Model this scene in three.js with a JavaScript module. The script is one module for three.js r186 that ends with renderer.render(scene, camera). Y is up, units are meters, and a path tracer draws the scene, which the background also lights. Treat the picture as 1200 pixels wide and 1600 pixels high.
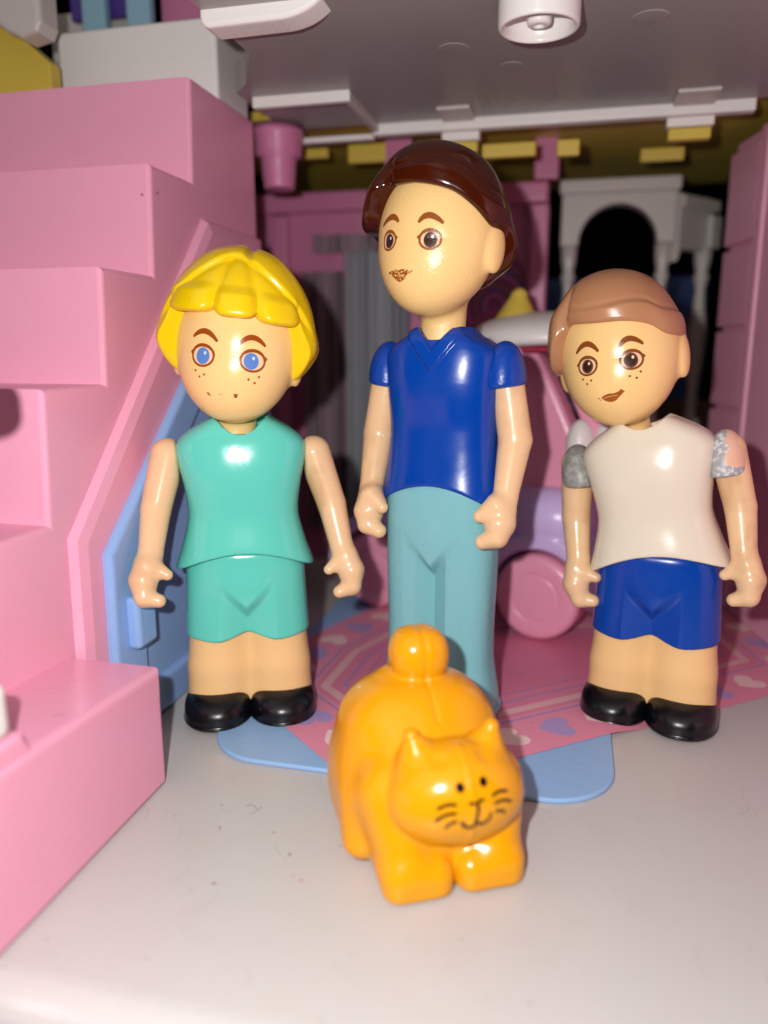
import * as THREE from 'three';
import { RoundedBoxGeometry } from 'three/addons/geometries/RoundedBoxGeometry.js';
import { mergeGeometries } from 'three/addons/utils/BufferGeometryUtils.js';

// ---------- camera, light, exposure (lengths below are centimetres times CM) ----------
const CM = 0.01;
const scene = new THREE.Scene();
scene.background = new THREE.Color(0x000000);
const camera = new THREE.PerspectiveCamera(67.2, 768 / 1024, 0.01, 5);
const EYE = new THREE.Vector3(0, 9.3, 0);
const FWD = new THREE.Vector3(-0.23166, -0.20791, -0.95032);
const RIGHT = new THREE.Vector3(0.97155, 0, -0.23684);
const UPV = new THREE.Vector3(-0.04924, 0.97815, -0.202);
camera.position.copy(EYE).multiplyScalar(CM);
camera.lookAt(EYE.clone().add(FWD).multiplyScalar(CM));
camera.focus = 0.178; camera.userData.fStop = 7.2;
camera.updateProjectionMatrix(); camera.updateMatrixWorld();

const renderer = new THREE.WebGLRenderer({ antialias: true });
renderer.setSize(768, 1024);
renderer.toneMapping = THREE.LinearToneMapping;
renderer.toneMappingExposure = 1.0;
renderer.shadowMap.enabled = true;

// the phone's flash beside the lens
const flash = new THREE.PointLight(0xfffcfa, 0.106, 0, 2);
flash.position.copy(EYE.clone().addScaledVector(RIGHT, -1.6).addScaledVector(UPV, 1.1)).multiplyScalar(CM);
flash.castShadow = true; flash.shadow.radius = 0.11; flash.shadow.camera.near = 0.01; flash.shadow.camera.far = 2;
scene.add(flash);
// the dim lamp of the room, high behind the camera
const roomLamp = new THREE.RectAreaLight(0xfff4ec, 0.6, 1.6, 1.2);
roomLamp.position.set(-0.25, 1.1, 0.5);
roomLamp.lookAt(-0.03, 0.02, -0.15);
scene.add(roomLamp);

// ---------- helpers ----------
let seed = 7;
const rnd = () => { seed = (seed * 1664525 + 1013904223) >>> 0; return seed / 4294967296; };
const D2R = Math.PI / 180;
const clamp = (x, a, b) => Math.min(b, Math.max(a, x));
const sstep = (a, b, x) => { const t = clamp((x - a) / (b - a), 0, 1); return t * t * (3 - 2 * t); };
const gauss = (x, w) => Math.exp(-(x * x) / (w * w));
const smin = (a, b, k) => { const h = Math.max(k - Math.abs(a - b), 0) / k; return Math.min(a, b) - h * h * k * 0.25; };
const smax = (a, b, k) => -smin(-a, -b, k);
function tab(pts) { // smooth table lookup
  return (x) => {
    if (x <= pts[0][0]) return pts[0][1];
    for (let i = 1; i < pts.length; i++) if (x <= pts[i][0]) {
      const p0 = pts[Math.max(i - 2, 0)], p1 = pts[i - 1], p2 = pts[i], p3 = pts[Math.min(i + 1, pts.length - 1)];
      const d = p2[0] - p1[0], t = (x - p1[0]) / d;
      const s = (p2[1] - p1[1]) / d;
      const lim = (m) => (m * s <= 0 ? 0 : Math.sign(s) * Math.min(Math.abs(m), 3 * Math.abs(s)));
      const m1 = lim((p2[1] - p0[1]) / (p2[0] - p0[0])) * d, m2 = lim((p3[1] - p1[1]) / (p3[0] - p1[0])) * d;
      const t2 = t * t, t3 = t2 * t;
      return (2 * t3 - 3 * t2 + 1) * p1[1] + (t3 - 2 * t2 + t) * m1 + (-2 * t3 + 3 * t2) * p2[1] + (t3 - t2) * m2;
    }
    return pts[pts.length - 1][1];
  };
}
function hash3(i, j, k) { let h = (Math.imul(i, 374761393) + Math.imul(j, 668265263) + Math.imul(k, 2147483647)) | 0; h = Math.imul(h ^ (h >>> 13), 1274126177); return ((h ^ (h >>> 16)) >>> 0) / 4294967296; }
function vnoise(x, y, z) {
  const i = Math.floor(x), j = Math.floor(y), k = Math.floor(z), f = (t) => t * t * (3 - 2 * t);
  const u = f(x - i), v = f(y - j), w = f(z - k), L = (a, b, t) => a + (b - a) * t;
  return L(L(L(hash3(i, j, k), hash3(i + 1, j, k), u), L(hash3(i, j + 1, k), hash3(i + 1, j + 1, k), u), v),
    L(L(hash3(i, j, k + 1), hash3(i + 1, j, k + 1), u), L(hash3(i, j + 1, k + 1), hash3(i + 1, j + 1, k + 1), u), v), w);
}
const fbm = (x, y, z) => 0.5 * vnoise(x, y, z) + 0.3 * vnoise(2.1 * x, 2.1 * y, 2.1 * z + 9) + 0.2 * vnoise(4.3 * x, 4.3 * y, 4.3 * z + 31);

// solid primitives as distance-like functions
const ell = (x, y, z, a, b, c) => { const k = Math.hypot(x / a, y / b, z / c); const g = Math.hypot(x / (a * a), y / (b * b), z / (c * c)); return g < 1e-6 ? -Math.min(a, b, c) : (k * (k - 1)) / g; };
function cone2(x, y, z, a, b, r1, r2) { // capsule whose radius runs from r1 to r2
  const bx = b[0] - a[0], by = b[1] - a[1], bz = b[2] - a[2], px = x - a[0], py = y - a[1], pz = z - a[2];
  const h = clamp((px * bx + py * by + pz * bz) / (bx * bx + by * by + bz * bz), 0, 1);
  return Math.hypot(px - bx * h, py - by * h, pz - bz * h) - (r1 + (r2 - r1) * h);
}
const sec = (x, z, w, d, n) => (Math.pow(Math.pow(Math.abs(x) / w, n) + Math.pow(Math.abs(z) / d, n), 1 / n) - 1) * Math.min(w, d);
const ellN = (x, y, z, a, b, c, n) => (Math.pow(Math.pow(Math.abs(x) / a, n) + Math.pow(Math.abs(y) / b, n) + Math.pow(Math.abs(z) / c, n), 1 / n) - 1) * Math.min(a, b, c);
const rbox = (x, y, z, a, b, c, r) => { const u = Math.abs(x) - a + r, v = Math.abs(y) - b + r, w = Math.abs(z) - c + r; return Math.hypot(Math.max(u, 0), Math.max(v, 0), Math.max(w, 0)) + Math.min(Math.max(u, v, w), 0) - r; };

// surface of a solid given as f < 0 inside, in metres; uv(p, n) and color(p, n) are optional
function solid(f, lo, hi, h, { uv, color } = {}) {
  const N = [0, 1, 2].map((i) => Math.ceil((hi[i] - lo[i]) / h) + 1), [nx, ny, nz] = N;
  const val = new Float32Array(nx * ny * nz), id = (i, j, k) => (k * ny + j) * nx + i;
  for (let k = 0; k < nz; k++) for (let j = 0; j < ny; j++) for (let i = 0; i < nx; i++) val[id(i, j, k)] = f(lo[0] + i * h, lo[1] + j * h, lo[2] + k * h);
  const cell = new Int32Array(nx * ny * nz).fill(-1), P = [], idx = [];
  const C = [[0, 0, 0], [1, 0, 0], [0, 1, 0], [1, 1, 0], [0, 0, 1], [1, 0, 1], [0, 1, 1], [1, 1, 1]];
  const E = [[0, 1], [2, 3], [4, 5], [6, 7], [0, 2], [1, 3], [4, 6], [5, 7], [0, 4], [1, 5], [2, 6], [3, 7]];
  const v8 = new Float32Array(8);
  for (let k = 0; k < nz - 1; k++) for (let j = 0; j < ny - 1; j++) for (let i = 0; i < nx - 1; i++) {
    let m = 0;
    for (let c = 0; c < 8; c++) { v8[c] = val[id(i + C[c][0], j + C[c][1], k + C[c][2])]; if (v8[c] < 0) m |= 1 << c; }
    if (m === 0 || m === 255) continue;
    let sx = 0, sy = 0, sz = 0, n = 0;
    for (const [a, b] of E) if ((v8[a] < 0) !== (v8[b] < 0)) {
      const t = v8[a] / (v8[a] - v8[b]);
      sx += C[a][0] + (C[b][0] - C[a][0]) * t; sy += C[a][1] + (C[b][1] - C[a][1]) * t; sz += C[a][2] + (C[b][2] - C[a][2]) * t; n++;
    }
    cell[id(i, j, k)] = P.length / 3;
    P.push(lo[0] + (i + sx / n) * h, lo[1] + (j + sy / n) * h, lo[2] + (k + sz / n) * h);
  }
  const quad = (a, b, c, d, flip) => { if (a < 0 || b < 0 || c < 0 || d < 0) return; if (flip) idx.push(a, c, b, a, d, c); else idx.push(a, b, c, a, c, d); };
  for (let k = 1; k < nz - 1; k++) for (let j = 1; j < ny - 1; j++) for (let i = 1; i < nx - 1; i++) {
    const s = val[id(i, j, k)] < 0;
    if (s !== (val[id(i + 1, j, k)] < 0)) quad(cell[id(i, j - 1, k - 1)], cell[id(i, j, k - 1)], cell[id(i, j, k)], cell[id(i, j - 1, k)], !s);
    if (s !== (val[id(i, j + 1, k)] < 0)) quad(cell[id(i - 1, j, k - 1)], cell[id(i - 1, j, k)], cell[id(i, j, k)], cell[id(i, j, k - 1)], !s);
    if (s !== (val[id(i, j, k + 1)] < 0)) quad(cell[id(i - 1, j - 1, k)], cell[id(i, j - 1, k)], cell[id(i, j, k)], cell[id(i - 1, j, k)], !s);
  }
  const n = P.length / 3, pos = new Float32Array(P.length), nor = new Float32Array(P.length), uvs = new Float32Array(n * 2), cols = color ? new Float32Array(n * 3) : null, e = h * 0.35;
  for (let q = 0; q < n; q++) {
    let x = P[3 * q], y = P[3 * q + 1], z = P[3 * q + 2], gx, gy, gz, g2;
    for (let it = 0; it < 3; it++) {
      gx = (f(x + e, y, z) - f(x - e, y, z)) / (2 * e); gy = (f(x, y + e, z) - f(x, y - e, z)) / (2 * e); gz = (f(x, y, z + e) - f(x, y, z - e)) / (2 * e);
      g2 = gx * gx + gy * gy + gz * gz + 1e-9;
      if (it === 2) break;
      const s = clamp(f(x, y, z) / g2, -h / Math.sqrt(g2), h / Math.sqrt(g2)) * 0.8;
      x -= s * gx; y -= s * gy; z -= s * gz;
    }
    const l = 1 / Math.sqrt(g2), nn = [gx * l, gy * l, gz * l], p = [x, y, z];
    pos.set([x * CM, y * CM, z * CM], 3 * q); nor.set(nn, 3 * q);
    uvs.set(uv ? uv(p, nn) : [x * 0.1 + z * 0.063, y * 0.1 + z * 0.041], 2 * q);
    if (cols) cols.set(color(p, nn), 3 * q);
  }
  const g = new THREE.BufferGeometry();
  g.setAttribute('position', new THREE.BufferAttribute(pos, 3)); g.setAttribute('normal', new THREE.BufferAttribute(nor, 3)); g.setAttribute('uv', new THREE.BufferAttribute(uvs, 2));
  if (cols) g.setAttribute('color', new THREE.BufferAttribute(cols, 3));
  g.setIndex(idx);
  return g;
}

const used = {};
const numbered = (n) => { used[n] = (used[n] ?? -1) + 1; return used[n] ? `${n}_${String(used[n]).padStart(3, '0')}` : n; };
function tag(o, label, category, group) { o.userData.label = label; o.userData.category = category; if (group) o.userData.group = group; return o; }
function thing(name, label, category, [x, y, z] = [0, 0, 0], turn = 0, group) {
  const o = new THREE.Group(); o.name = numbered(name); o.position.set(x * CM, y * CM, z * CM); o.rotation.y = turn * D2R; scene.add(o);
  return tag(o, label, category, group);
}
function part(name, geo, mat, parent, label) { // geo already in metres
  const m = new THREE.Mesh(geo, mat); m.name = parent === scene ? numbered(name) : name; m.castShadow = m.receiveShadow = true; parent.add(m);
  if (label) m.userData.label = label;
  return m;
}
const S = (g) => g.scale(CM, CM, CM);          // centimetres to metres
function boxG(x0, x1, y0, y1, z0, z1, r = 0.06, seg = 3) {
  const w = x1 - x0, hh = y1 - y0, d = z1 - z0; r = Math.min(r, w / 2.05, hh / 2.05, d / 2.05);
  return S(new RoundedBoxGeometry(w, hh, d, seg, r).translate((x0 + x1) / 2, (y0 + y1) / 2, (z0 + z1) / 2));
}
const flatG = (g) => { const q = g.index ? g.toNonIndexed() : g; for (const k of Object.keys(q.attributes)) if (!['position', 'normal', 'uv'].includes(k)) q.deleteAttribute(k); return q; };
const join = (list) => mergeGeometries(list.map(flatG));
// outline in (z, y) pushed along x from x0 to x1
function sideG(pts, x0, x1, bevel = 0.06, holes = []) {
  const sh = new THREE.Shape(pts.map(([z, y]) => new THREE.Vector2(-z, y)));
  for (const hh of holes) sh.holes.push(new THREE.Path(hh.map(([z, y]) => new THREE.Vector2(-z, y))));
  const g = new THREE.ExtrudeGeometry(sh, { depth: x1 - x0 - 2 * bevel, bevelEnabled: bevel > 0, bevelSize: bevel, bevelThickness: bevel, bevelOffset: -bevel, bevelSegments: 3, curveSegments: 24 });
  g.translate(0, 0, x0 + bevel); g.rotateY(Math.PI / 2); // (-z, y, x) -> (x, y, z)
  return S(g);
}
// outline in (x, y) pushed along z from z0 to z1
function frontG(shape, z0, z1, bevel = 0.05, curve = 32) {
  const g = new THREE.ExtrudeGeometry(shape, { depth: z1 - z0 - 2 * bevel, bevelEnabled: bevel > 0, bevelSize: bevel, bevelThickness: bevel, bevelOffset: -bevel, bevelSegments: 3, curveSegments: curve });
  return S(g.translate(0, 0, z0 + bevel));
}
const polyS = (pts) => new THREE.Shape(pts.map(([a, b]) => new THREE.Vector2(a, b)));
const latheG = (pts, x, y, z, seg = 48) => S(new THREE.LatheGeometry(pts.map(([a, b]) => new THREE.Vector2(a, b)), seg).translate(x, y, z));

// ---------- materials ----------
function noiseTex(size, cells, lo, hi, octaves = 4) { // tiling grey noise
  const d = new Uint8Array(size * size * 4), per = [];
  for (let o = 0; o < octaves; o++) { const c = cells << o, a = []; for (let i = 0; i < c * c; i++) a.push(rnd()); per.push([c, a]); }
  for (let y = 0; y < size; y++) for (let x = 0; x < size; x++) {
    let v = 0, wsum = 0;
    per.forEach(([c, a], o) => {
      const u = (x / size) * c, w = (y / size) * c, i = Math.floor(u), j = Math.floor(w), f = (t) => t * t * (3 - 2 * t), s = f(u - i), t = f(w - j), g = (p, q) => a[(q % c) * c + (p % c)], k = 0.6 ** o;
      v += k * ((g(i, j) * (1 - s) + g(i + 1, j) * s) * (1 - t) + (g(i, j + 1) * (1 - s) + g(i + 1, j + 1) * s) * t); wsum += k;
    });
    const n = Math.round(255 * clamp(lo + (hi - lo) * (v / wsum), 0, 1));
    d.set([n, n, n, 255], (y * size + x) * 4);
  }
  const t = new THREE.DataTexture(d, size, size); t.wrapS = t.wrapT = THREE.RepeatWrapping; t.magFilter = THREE.LinearFilter; t.needsUpdate = true;
  return t;
}
const rep = (t, a, b = a) => { const c = t.clone(); c.repeat.set(a, b); c.needsUpdate = true; return c; };
const SMEAR = noiseTex(256, 4, 0.45, 1.25), PEEL = noiseTex(256, 24, 0, 1, 3);
const smear = rep(SMEAR, 4), peelFine = rep(PEEL, 5), peelWide = rep(PEEL, 2);
function plastic(hex, rough = 0.36, opt = {}) {
  return new THREE.MeshPhysicalMaterial({ color: new THREE.Color(hex), roughness: rough, roughnessMap: smear, bumpMap: peelWide, bumpScale: 0.00002, ior: 1.48, ...opt });
}
const M = {
  grey: plastic('#979290', 0.42),
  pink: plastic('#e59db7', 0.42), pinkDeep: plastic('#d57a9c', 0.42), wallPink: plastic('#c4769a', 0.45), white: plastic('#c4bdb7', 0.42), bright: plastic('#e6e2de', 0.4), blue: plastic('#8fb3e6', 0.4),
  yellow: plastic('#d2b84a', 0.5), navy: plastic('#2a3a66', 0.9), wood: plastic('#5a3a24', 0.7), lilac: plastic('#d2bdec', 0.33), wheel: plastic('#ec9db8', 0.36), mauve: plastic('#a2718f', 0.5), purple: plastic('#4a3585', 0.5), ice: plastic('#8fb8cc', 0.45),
  teal: plastic('#62cdbc', 0.16), royal: plastic('#0340a2', 0.26), denim: plastic('#72b5bf', 0.32), ivory: plastic('#e4dac6', 0.18), black: plastic('#0b0b10', 0.3),
  skin: plastic('#f8d092', 0.3), legs: plastic('#f0c488', 0.4, { vertexColors: true }), arm: plastic('#eac296', 0.3, { vertexColors: true }), sleeve: plastic('#ffffff', 0.45, { vertexColors: true }),
  blonde: plastic('#f2cb08', 0.3), brown: plastic('#421505', 0.18), tan: plastic('#b8845e', 0.27), pants: plastic('#7cb9c1', 0.32),
};
const lin = (hex) => { const c = new THREE.Color(hex); return [c.r, c.g, c.b]; };

function canvasTex(w, h, draw) {
  const c = document.createElement('canvas'); c.width = w; c.height = h; const g = c.getContext('2d'); draw(g, w, h);
  const t = new THREE.CanvasTexture(c); t.colorSpace = THREE.SRGBColorSpace; t.magFilter = THREE.LinearFilter; return t;
}

// ---------- the dollhouse: floor, ceiling, walls ----------
const planarUV = (g, fn) => { const p = g.attributes.position, u = new Float32Array(p.count * 2); for (let i = 0; i < p.count; i++) u.set(fn(p.getX(i) / CM, p.getY(i) / CM, p.getZ(i) / CM), 2 * i); g.setAttribute('uv', new THREE.BufferAttribute(u, 2)); return g; };
const structure = (name, geo, mat) => { const m = part(name, geo, mat, scene); m.userData.kind = 'structure'; return m; };

const floorTex = canvasTex(2000, 2000, (g, w, h) => { // x -13..7, z -27..-7
  const X = (x) => (x + 13) * 100, Z = (z) => (z + 27) * 100;
  g.fillStyle = '#bdbbb9'; g.fillRect(0, 0, w, h);
  for (let i = 0; i < 260; i++) { g.fillStyle = `rgba(${150 + rnd() * 40},${130 + rnd() * 40},${115 + rnd() * 30},${0.012 + 0.02 * rnd()})`; g.beginPath(); g.ellipse(rnd() * w, rnd() * h, 15 + 90 * rnd(), 8 + 40 * rnd(), rnd() * 3, 0, 7); g.fill(); }
  for (let i = 0; i < 260; i++) { const r = 0.8 + 2.4 * rnd() ** 4; g.fillStyle = `rgba(${70 + 60 * rnd()},${55 + 50 * rnd()},${50 + 40 * rnd()},${0.2 + 0.5 * rnd()})`; g.beginPath(); g.ellipse(rnd() * w, rnd() * h, r * (1 + rnd()), r, rnd() * 3, 0, 7); g.fill(); }
  for (let i = 0; i < 150; i++) { const x = rnd() * w, y = rnd() * h, a = rnd() * 6.3, l = 8 + 40 * rnd(); g.strokeStyle = `rgba(110,100,95,${0.12 + 0.25 * rnd()})`; g.lineWidth = 0.8 + rnd() * 0.6; g.beginPath(); g.moveTo(x, y); g.quadraticCurveTo(x + l * Math.cos(a) + 5 * rnd(), y + l * Math.sin(a), x + l * Math.cos(a + 0.5) * 1.5, y + l * Math.sin(a + 0.5) * 1.5); g.stroke(); }
  for (const [x, z, r, c] of [[-6.4, -12.5, 2.2, '#4b3a34'], [-6.36, -12.42, 1.6, '#4b3a34'], [-5.3, -12.6, 2, '#46362f'], [-4.3, -11.4, 3, '#b5584e'], [-4.5, -11.5, 1.6, '#b5584e'], [-6.7, -13.2, 1.8, '#473a36'], [-3.9, -12.5, 1.6, '#514239'], [-4.8, -11.9, 2, '#c06a5c']]) { g.fillStyle = c; g.beginPath(); g.ellipse(X(x), Z(z), r * 1.1, r * 0.75, 0.6, 0, 7); g.fill(); }
  g.strokeStyle = 'rgba(90,80,78,.55)'; g.lineWidth = 1.5;
  for (const [x, z, a] of [[-6.2, -13.3, 0.3], [-5.9, -13.3, 1.9]]) { g.beginPath(); g.moveTo(X(x), Z(z)); g.quadraticCurveTo(X(x) + 14, Z(z) - 16, X(x) + 30 * Math.cos(a), Z(z) + 30 * Math.sin(a)); g.stroke(); }
});
floorTex.wrapS = floorTex.wrapT = THREE.MirroredRepeatWrapping;
{
  const pts = [[-52, -1.6], [-52, 0]];
  for (let i = 0; i <= 8; i++) { const a = (i / 8) * Math.PI / 2; pts.push([-8.55 + 0.75 * Math.sin(a), -0.75 + 0.75 * Math.cos(a)]); }
  pts.push([-7.8, -1.6]);
  const g = sideG(pts, -24, 12, 0);
  structure('floor', planarUV(g, (x, y, z) => [(x + 13) / 20, 1 - (z + 27) / 20]), plastic('#ffffff', 0.4, { map: floorTex, roughnessMap: rep(SMEAR, 3), bumpMap: rep(PEEL, 8) }));
}

const ceiling = structure('ceiling', (() => {
  const g = new THREE.ExtrudeGeometry(polyS([[-8.3, 13], [5.65, 13], [5.65, 26.6], [-9.9, 26.6], [-9.9, 22.6], [-9.3, 21.9], [-8.3, 19.8]]), { depth: 0.8, bevelEnabled: false });
  return S(g.translate(0, 0, 16.5).rotateX(-Math.PI / 2));
})(), M.grey);
part('beam', boxG(-6.85, 4.82, 16.17, 16.6, -27.0, -26.58, 0.06), M.bright, ceiling);
part('beam', boxG(-9.7, -6.9, 16.12, 16.3, -27.1, -26.8, 0.04), M.bright, ceiling);
part('rib', boxG(-9.6, -6.62, 16.2, 16.52, -23.25, -23.0, 0.05), M.bright, ceiling);
part('rib', boxG(-6.86, -6.64, 16.25, 16.52, -26.57, -23.26, 0.05), M.white, ceiling);
for (const [x0, x1] of [[-4.62, -3.38], [2.36, 3.74]]) {
  part('tab', boxG(x0, x1, 15.93, 16.3, -27.3, -26.9, 0.05), M.bright, ceiling);
  part('tab_base', boxG(x0 + 0.1, x1 - 0.1, 16.4, 16.52, -26.57, -25.2, 0.05), M.white, ceiling);
  part('clip', boxG(x0 + 0.06, x1 - 0.06, 15.56, 15.92, -27.35, -26.95, 0.08), M.yellow, ceiling);
}
for (const [x, z, r] of [[1.25, -19.9, 0.42], [-2.0, -22.2, 0.3], [-3.3, -20.7, 0.4]]) part('boss', latheG([[0, -0.015], [r * 0.85, -0.012], [r, 0.012], [r, 0.06]], x, 16.49, z, 32), M.grey, ceiling);
part('socket', latheG([[0, 0.0], [0.72, 0.0], [0.72, -0.52], [0.76, -0.58], [0.82, -0.58], [0.86, -0.52], [0.86, 0.02]], -1.1, 16.49, -18.35, 64), M.bright, ceiling);
part('socket_pin', latheG([[0.1, -0.2], [0.1, -0.5], [0.14, -0.53], [0.24, -0.5], [0.26, -0.43], [0.26, 0.02]], -1.1, 16.49, -18.35, 40), M.bright, ceiling);

{ // rounded lip that hangs from the upper floor
  const s = new THREE.Shape(); s.moveTo(-8.35, 18.4); s.lineTo(-8.35, 16.4); s.quadraticCurveTo(-8.35, 16.16, -8.12, 16.15); s.lineTo(-6.5, 16.17); s.quadraticCurveTo(-5.65, 16.22, -5.3, 16.8); s.lineTo(-4.9, 18.4); s.closePath();
  const lip = part('floor_lip', frontG(s, -18.0, -17.2, 0.09), M.bright, scene); tag(lip, 'white rounded plastic lip hanging at the top edge, above the stairs', 'lip');
}

// staircase
{
  const t = thing('staircase', 'pink plastic toy staircase climbing along the left side', 'staircase');
  const pk = plastic('#ffffff', 0.34, { map: canvasTex(1024, 1024, (g, w, h) => {
    g.fillStyle = '#eda3be'; g.fillRect(0, 0, w, h);
    for (let i = 0; i < 60; i++) { g.fillStyle = `rgba(150,60,90,${0.006 + 0.01 * rnd()})`; g.beginPath(); g.ellipse(rnd() * w, rnd() * h, 4 + 40 * rnd(), 3 + 12 * rnd(), rnd() * 3, 0, 7); g.fill(); }
    for (let i = 0; i < 70; i++) { const r = 0.5 + 1.2 * rnd() ** 4; g.fillStyle = `rgba(90,25,45,${0.15 + 0.4 * rnd()})`; g.beginPath(); g.ellipse(rnd() * w, rnd() * h, r * (1 + rnd()), r, rnd() * 3, 0, 7); g.fill(); }
  }) });
  pk.map.wrapS = pk.map.wrapT = THREE.RepeatWrapping;
  const uvAll = (g) => planarUV(g, (x, y, z) => [x * 0.05 + z * 0.033, y * 0.05 + z * 0.021 + x * 0.011]);
  const body = [[-25, 0], [-25, 16.41]], st = [[-20.7, 16.41], [-18.35, 13.74], [-15.95, 11.08], [-13.6, 8.49], [-11.3, 5.7]];
  st.forEach(([z, y], i) => { body.push([z, y], [z + 0.16, i < 4 ? st[i + 1][1] : 2.0]); });
  body.push([-11.14, 0]);
  part('steps', uvAll(sideG(body, -21, -10.4, 0.11)), pk, t);
  part('bottom_step', uvAll(sideG([[-13.73, 0.005], [-13.73, 2.68], [-9.5, 2.95], [-4, 3.2], [-4, 0.005]], -17, -8.22, 0.14)), pk, t);
  part('step_curb', uvAll(sideG([[-9.95, 2.7], [-9.6, 3.3], [-5, 3.5], [-5, 2.7]], -10.4, -8.27, 0.1)), pk, t);
  const sh = polyS([[13.86, 0.01], [13.97, 5.28], [21.0, 12.85], [24.95, 12.85], [24.95, 0.01]]);
  const g = new THREE.ExtrudeGeometry(sh, { depth: 0.4, bevelEnabled: true, bevelSize: 0.36, bevelOffset: -0.36, bevelThickness: 0.26, bevelSegments: 2 });
  g.translate(0, 0, -10.8); g.rotateY(Math.PI / 2);
  part('stringer', uvAll(S(g)), pk, t);
}
{ // white newel post at the foot of the stairs, mostly outside the frame
  const t = thing('newel_post', 'white plastic post end on the lowest pink step at the left edge', 'post');
  part('post_base', boxG(-9.3, -8.33, 3.3, 4.25, -9.5, -8.5, 0.2, 4), M.bright, t);
  part('shaft', boxG(-8.95, -8.6, 4.2, 8.4, -9.2, -8.8, 0.1), M.bright, t);
  part('cap', boxG(-9.3, -8.0, 8.4, 9.2, -9.5, -8.7, 0.3, 5), M.bright, t);
}
// blue cupboard door under the stairs
{
  const t = thing('cupboard_door', 'pale blue cupboard door with slanted top in the side of the pink stairs', 'door');
  const dl = (z) => 0.91 * (-14.8 - z);
  part('door_frame', sideG([[-14.72, 0.03], [-14.8, 4.75], [-22.6, 4.75 + dl(-22.6)], [-24.6, 11.9], [-24.6, 0.03]], -10.5, -9.92, 0.13, [[[-16.1, 1.0], [-23.6, 1.0], [-23.6, 10.6], [-22.9, 3.4 + dl(-22.9)], [-16.1, 3.4 + dl(-16.1)]]]), M.blue, t);
  part('door_panel', sideG([[-15.9, 0.8], [-15.9, 4.6], [-22.9, 10.95], [-23.8, 10.9], [-23.8, 0.8]], -10.5, -10.08, 0.02), M.blue, t);
  part('latch', boxG(-10.0, -9.62, 2.3, 3.6, -16.1, -15.25, 0.14), M.blue, t);
}
{ // white landing box above the stairs, yellow gable and what stands upstairs
  const t = thing('landing_wall', 'white landing wall behind the top pink step', 'wall');
  part('wall_front', boxG(-15.7, -10.48, 16.2, 18.6, -24.85, -22.6, 0.14), M.bright, t);
  const y = part('gable_wall', frontG(polyS([[-20, 15.5], [-15.12, 15.5], [-15.12, 17.35], [-17.2, 19.1], [-20, 21]]), -21.9, -21.4, 0.04), M.yellow, scene); tag(y, 'yellow gable wall at the upper left corner', 'wall');
  const e = part('eave', frontG(polyS([[-19, 20.3], [-15.9, 17.95], [-15.45, 17.75], [-14.9, 17.85], [-14.75, 18.1], [-14.75, 22], [-19, 22]]), -21.5, -20.6, 0.14), M.white, scene); tag(e, 'white slanted eave above the yellow gable wall', 'eave');
  const b = thing('bed_end', 'light blue posts and purple boards upstairs above the white landing wall', 'bed');
  for (const x of [-16.87, -15.19]) part('post', boxG(x, x + 0.9, 18, 23, -26.2, -25.8, 0.1), M.ice, b);
  part('board', boxG(-17.6, -14.6, 20.4, 23, -26.6, -26.3, 0.05), M.purple, b);
  part('mattress', boxG(-18.8, -15.5, 18, 20.9, -27.4, -26.8, 0.1), M.white, b);
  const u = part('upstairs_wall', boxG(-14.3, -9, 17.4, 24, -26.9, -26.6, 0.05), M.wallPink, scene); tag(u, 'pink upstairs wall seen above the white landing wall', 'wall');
}
{ // post at the back left
  const t = part('hanging_peg', latheG([[0.0, 14.5], [0.5, 14.52], [0.52, 14.6], [0.56, 14.9], [0.6, 15.5], [0.78, 15.55], [0.82, 16.15], [0.88, 16.2], [0.88, 16.45], [0, 16.45]], -10.0, 0, -26.1), M.wallPink, scene); tag(t, 'round pink peg with a wide cap hanging under the ceiling behind the stairs', 'peg');
}
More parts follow.
